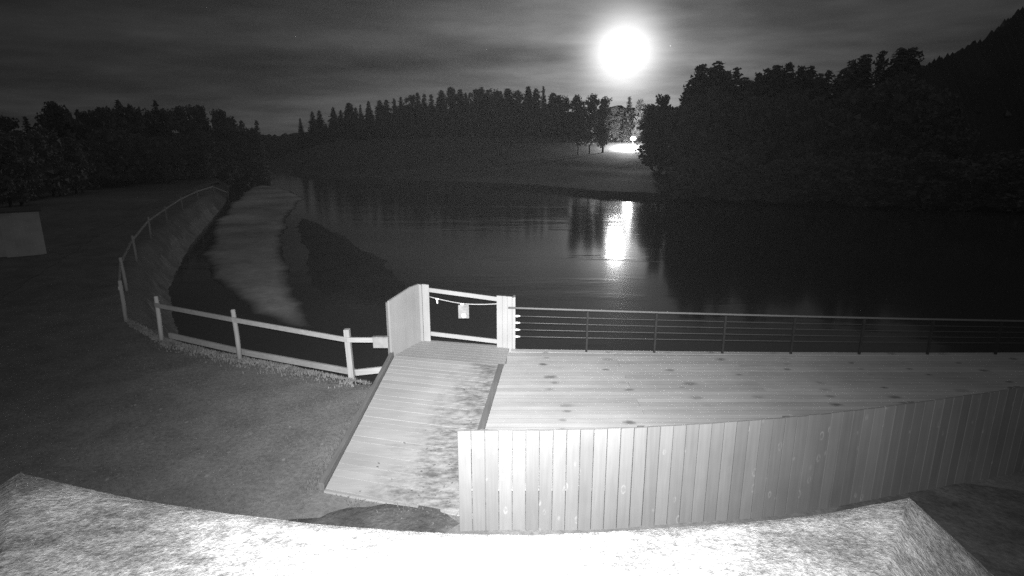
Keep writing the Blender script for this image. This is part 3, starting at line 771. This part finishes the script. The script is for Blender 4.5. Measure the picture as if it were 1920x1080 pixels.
# ------------------------------------------------------------------ plank fence in front of the deck
curve = [(857, 808.5), (905, 808), (1050, 807), (1200, 802.5), (1400, 790), (1580, 774), (1760, 750), (1920, 727), (2050, 706), (2200, 676)]
FP = []
for px, py in curve: FP.append(at(px, py, 1.35))
den = []
for i in range(len(FP) - 1):
    for k in range(40): den.append(FP[i].lerp(FP[i + 1], k / 40))
sm_ = []
for i in range(len(den)):
    a0 = max(0, i - 20); a1 = min(len(den), i + 21); h_ = min(i - a0, a1 - 1 - i); seg = den[i - h_:i + h_ + 1]
    sm_.append(sum(seg, Vector((0, 0, 0))) / len(seg))
cum = [0]
for i in range(1, len(sm_)): cum.append(cum[-1] + (sm_[i] - sm_[i - 1]).length)
def along(s):
    i = min(max(int(np.searchsorted(cum, s)), 1), len(cum) - 1)
    f_ = (s - cum[i - 1]) / (cum[i] - cum[i - 1]); return sm_[i - 1].lerp(sm_[i], f_)
fn = thing('plank_fence', 'tall pale fence of upright planks standing in front of the deck', 'fence', (tuple(FP[0].to_2d()) + (0,)))
b_ = MB(); pitch = .160; s = 0.0; k = 0
while s + pitch < cum[-1]:
    p0, p1 = along(s + .004), along(s + pitch - .004); dv = (p1 - p0).normalized(); nn = Vector((dv.y, -dv.x, 0))
    ch = .0025; tw = random.uniform(-.003, .003); th = .024; zt = 1.35 + random.uniform(-.004, .004); z0 = -.12
    tone = random.random()
    prof = [p0 + nn * (-th), p0 + nn * (-ch + tw), p0 + dv * ch + nn * tw, p1 - dv * ch - nn * tw, p1 + nn * (-ch - tw), p1 + nn * (-th)]
    vs = [Vector((q.x, q.y, z0)) for q in prof] + [Vector((q.x, q.y, zt)) for q in prof]
    b_.add(vs, [(0, 1, 7, 6), (1, 2, 8, 7), (2, 3, 9, 8), (3, 4, 10, 9), (4, 5, 11, 10), (5, 0, 6, 11), (6, 7, 8, 9, 10, 11)], tone)
    s += pitch; k += 1
b_.build('planks', M_FENCE, fn)
for z in (.3, 1.15):
    b_ = MB()
    for i in range(0, len(sm_) - 12, 12):
        p0, p1 = sm_[i], sm_[i + 12]; o_ = Vector((0, .06, 0)); b_.bar(Vector((p0.x, p0.y, z)) + o_, Vector((p1.x, p1.y, z)) + o_, .05, .1)
    b_.build('rail', M_KERB, fn)
for s in np.arange(.3, cum[-1], 1.9):
    q = along(s); b_ = MB(); b_.box(q.x - .045, q.x + .045, q.y + .09, q.y + .18, -.3, 1.28); b_.build('post', M_KERB, fn)

# ------------------------------------------------------------------ felt roof of the porch below the lens
EZ = 3.2
eave = [(40, 884), (140, 906), (250, 929), (420, 957), (600, 980), (740, 989), (857, 994), (1000, 996), (1100, 994), (1200, 990), (1350, 978), (1500, 963), (1610, 946), (1705, 930)]
EP = [at(px, py, EZ) for px, py in eave]
def catm(P_, n):
    out = []
    for i in range(len(P_) - 1):
        for k in range(n): out.append(P_[i].lerp(P_[i + 1], k / n))
    return out + [P_[-1]]
ED = catm(EP, 10)
pr = thing('porch_roof', 'low porch roof covered in pale grainy felt along the bottom edge', 'roof', (0, 1.2, EZ))
RB = .45; rise = .26
nE = len(ED); rows = 26; vs = []
lcorner, rcorner = ED[0], ED[-1]
for j in range(rows + 1):
    f_ = j / rows
    for i, e in enumerate(ED):
        u_ = i / (nE - 1)
        xin = -1.23 + u_ * (.80 + 1.23)
        tgt = Vector((xin, 1.05, EZ + .18))
        q = e.lerp(tgt, f_); n_ = .004 * math.sin(5 * q.x + 3 * q.y) + random.uniform(-.0008, .0008)
        lip = -.012 * max(0, 1 - f_ * 14)
        vs.append(q + Vector((random.uniform(-.003, .003) if j else 0, random.uniform(-.0015, .0015) if j == 0 else 0, n_ + lip)))
fs = [(j * nE + i, j * nE + i + 1, (j + 1) * nE + i + 1, (j + 1) * nE + i) for j in range(rows) for i in range(nE - 1)]
b_ = MB(); b_.add(vs, fs, .5, True)
# hips: side slopes
PR = at(1862, 1080, EZ - .2)
def side(b_, corner_idx, ex, sgn, P=None):
    cols = [vs[j * nE + corner_idx] for j in range(rows + 1)]; out = []; m_ = 14
    e0 = vs[corner_idx]
    for j in range(rows + 1):
        f_ = j / rows; q = cols[j]
        for k in range(m_ + 1):
            g_ = k / m_
            ey = Vector((e0.x + ex * f_, e0.y - 1.06 * f_, EZ - .004))
            if P: ey = e0.lerp(e0 + (P - e0) * 3.0, f_)
            r_ = q.lerp(ey, g_)
            out.append(r_ + (Vector((0, 0, .005 * math.sin(17 * r_.y + 13 * r_.x) + random.uniform(-.002, .002))) if k else Vector((0, 0, 0))))
    f2 = [(j * (m_ + 1) + k, j * (m_ + 1) + k + 1, (j + 1) * (m_ + 1) + k + 1, (j + 1) * (m_ + 1) + k) for j in range(rows) for k in range(m_)]
    if sgn > 0: f2 = [f[::-1] for f in f2]
    b_.add(out, f2, .5, True)
side(b_, nE - 1, -.03, 1, PR); side(b_, 0, .04, -1)
# flat top running back to the house wall
T0, T1 = vs[rows * nE], vs[rows * nE + nE - 1]
b_.add([T0, T1, Vector((T1.x, -.35, T1.z + .05)), Vector((T0.x, -.35, T0.z + .05))], [(0, 1, 2, 3)])
SL, SR = Vector((vs[0].x + .04, vs[0].y - 1.06, EZ - .004)), vs[nE - 1] + (PR - vs[nE - 1]) * 3.0
b_.add([T1, SR, Vector((SR.x, -.35, SR.z)), Vector((T1.x, -.35, T1.z + .05))], [(0, 1, 2, 3)])
b_.add([T0, SL, Vector((SL.x, -.35, EZ)), Vector((T0.x, -.35, T0.z + .05))], [(3, 2, 1, 0)])
b_.build('felt', M_FELT, pr)
b_ = MB()
for i in range(nE - 1):
    p0, p1 = ED[i] + Vector((0, -.02, 0)), ED[i + 1] + Vector((0, -.02, 0)); dn = Vector((0, 0, .02)); bt = Vector((0, -.02, .16))
    b_.hexa([p0 - bt - Vector((0, .03, 0)), p1 - bt - Vector((0, .03, 0)), p1 - bt, p0 - bt, p0 - dn - Vector((0, .05, 0)), p1 - dn - Vector((0, .05, 0)), p1 - dn, p0 - dn])
b_.bar(vs[nE - 1] - Vector((.05, .03, .12)), SR - Vector((.05, 0, .12)), .03, .14); b_.bar((-2.02, 2.05, EZ - .10), (-1.96, -.35, EZ - .10), .03, .14)
b_.build('fascia', M_KERB, pr)
for x in (-1.75, 1.3):
    b_ = MB(); b_.box(x - .06, x + .06, 1.35, 1.47, -.05, EZ - .02); b_.build('post', M_KERB, pr)

# ------------------------------------------------------------------ grass, leaves, weeds
def blades(name, spots, m, label, hmin, hmax, wd=.010):
    vs = []; fs = []
    for (x, y) in spots:
        z = hh_fast(x, y); h_ = random.uniform(hmin, hmax); a = random.uniform(0, 6.28); ln = random.uniform(.1, .8) * h_
        dx, dy = math.cos(a), math.sin(a); px_, py_ = -dy * wd, dx * wd
        o = len(vs)
        vs += [(x - px_, y - py_, z - .01), (x + px_, y + py_, z - .01), (x + dx * ln * .35 + px_ * .7, y + dy * ln * .35 + py_ * .7, z + h_ * .6), (x + dx * ln * .35 - px_ * .7, y + dy * ln * .35 - py_ * .7, z + h_ * .6), (x + dx * ln, y + dy * ln, z + h_)]
        fs += [(o, o + 1, o + 2, o + 3), (o + 3, o + 2, o + 4)]
    me = bpy.data.meshes.new(name); me.from_pydata(vs, [], fs); me.materials.append(m); me.update()
    o = bpy.data.objects.new(name, me); COL.objects.link(o); kind(o, 'stuff', label); return o
_c = {}
def hh_fast(x, y): return _c[(x, y)]
def prep(sp):
    X = np.array([q[0] for q in sp]); Y = np.array([q[1] for q in sp]); Z = height(X, Y)
    for (q, z) in zip(sp, Z): _c[q] = float(z)
    return sp
bank = [Vector((-2.75, 10.95, 0))] + pts[:4]
sp = []
for i in range(len(bank) - 1):
    ln_ = (bank[i + 1] - bank[i]).length
    for _ in range(int(ln_ * 1100)):
        q = bank[i].lerp(bank[i + 1], random.random()); off = random.gauss(.05, .28)
        dr = (bank[i + 1] - bank[i]).normalized()
        sp.append((q.x - dr.y * -off * -1, q.y + abs(dr.x) * off))
blades('dry_grass', prep(sp), M_BLADE, 'dry pale grass along the foot of the bank fence', .02, .06)
sp = []
for _ in range(24000):
    x = random.uniform(-11, -2.62); y = random.uniform(4.8, 11.2 - (x + 3) * .37)
    sp.append((x, y))
M_BLADE2 = mat_foliage('lawn_blades', .13)
blades('lawn_grass', prep(sp), M_BLADE2, 'short mown grass blades of the lawn', .010, .030, .007)
sp = []
for _ in range(1800):
    f_ = random.random(); q = BL.lerp(TL, f_); sp.append((q.x - .12 - abs(random.gauss(0, .12)), q.y))
for _ in range(160):
    f_ = random.random(); q = BL.lerp(BR, f_); sp.append((q.x, q.y - .05 - abs(random.gauss(0, .12))))
blades('edge_grass', prep(sp), M_BLADE2, 'longer grass growing along the edge of the ramp', .015, .05)
# dead leaves on the lower right of the ramp
b_ = MB()
for _ in range(110):
    f_ = abs(random.gauss(0, .28)); u_ = 1 - abs(random.gauss(0, .26)) * (1.3 - f_)
    if f_ > .95 or u_ < 0 or u_ > .97: continue
    q = BL.lerp(BR, u_).lerp(TL.lerp(TR, u_), f_) + Vector((0, 0, .012))
    a = random.uniform(0, 6.28); s = random.uniform(.015, .032); e = Vector((math.cos(a), math.sin(a), random.uniform(-.1, .3))) * s; g_ = Vector((-math.sin(a), math.cos(a), random.uniform(-.1, .4))) * s * .6
    b_.add([q - e, q + g_, q + e, q - g_ + Vector((0, 0, .006))], [(0, 1, 2, 3)])
kind(b_.build('fallen_leaves', M_DEADLEAF), 'stuff', 'fallen leaves gathered on the lower right of the ramp')
b_ = MB()
for _ in range(130):
    x = random.uniform(-7.5, -2.7); y = random.uniform(6.5, 10.6 - (x + 3) * .2); z = hh(x, y) + .02; q = Vector((x, y, z))
    a = random.uniform(0, 6.28); s = random.uniform(.015, .045); e = Vector((math.cos(a), math.sin(a), .1)) * s; g_ = Vector((-math.sin(a), math.cos(a), .3)) * s * .6
    b_.add([q - e, q + g_, q + e, q - g_], [(0, 1, 2, 3)])
kind(b_.build('leaf_litter', M_BLADE), 'stuff', 'pale dead leaves scattered on the lawn')
# dry weed clump behind the second post
q = at(474, 655, -.05); z0 = hh(q.x, q.y)
vs = []; fs = []
for _ in range(160):
    a = random.uniform(0, 6.28); h_ = random.uniform(.15, .42); ln = random.uniform(.02, .12); x, y_ = q.x + random.gauss(0, .05), q.y + random.gauss(0, .05)
    dx, dy = math.cos(a), math.sin(a); o = len(vs)
    vs += [(x - dy * .008, y_ + dx * .008, z0 - .03), (x + dy * .008, y_ - dx * .008, z0 - .03), (x + dx * ln, y_ + dy * ln, z0 + h_)]; fs.append((o, o + 1, o + 2))
me = bpy.data.meshes.new('weed_clump'); me.from_pydata(vs, [], fs); me.materials.append(M_BLADE); me.update()
o = bpy.data.objects.new('weed_clump', me); COL.objects.link(o); tag(o, 'upright dry weed clump behind the second fence post', 'plant')

# ------------------------------------------------------------------ thin haze volume added to lift the dark tones
m = bpy.data.materials.new('black_lift_haze'); m.use_nodes = True
t = NT(m.node_tree); t.n.clear()
v_ = t.new('ShaderNodeVolumePrincipled', {'Color': (.95, .95, .95, 1), 'Density': HAZE, 'Anisotropy': HAZE_G})
t.l.new(v_.outputs[0], t.new('ShaderNodeOutputMaterial').inputs['Volume'])
b_ = MB(); b_.box(-900, 900, -90, 620, -9, 80)
kind(b_.build('haze', m), 'stuff', 'thin haze added in the air to lift the dark tones')
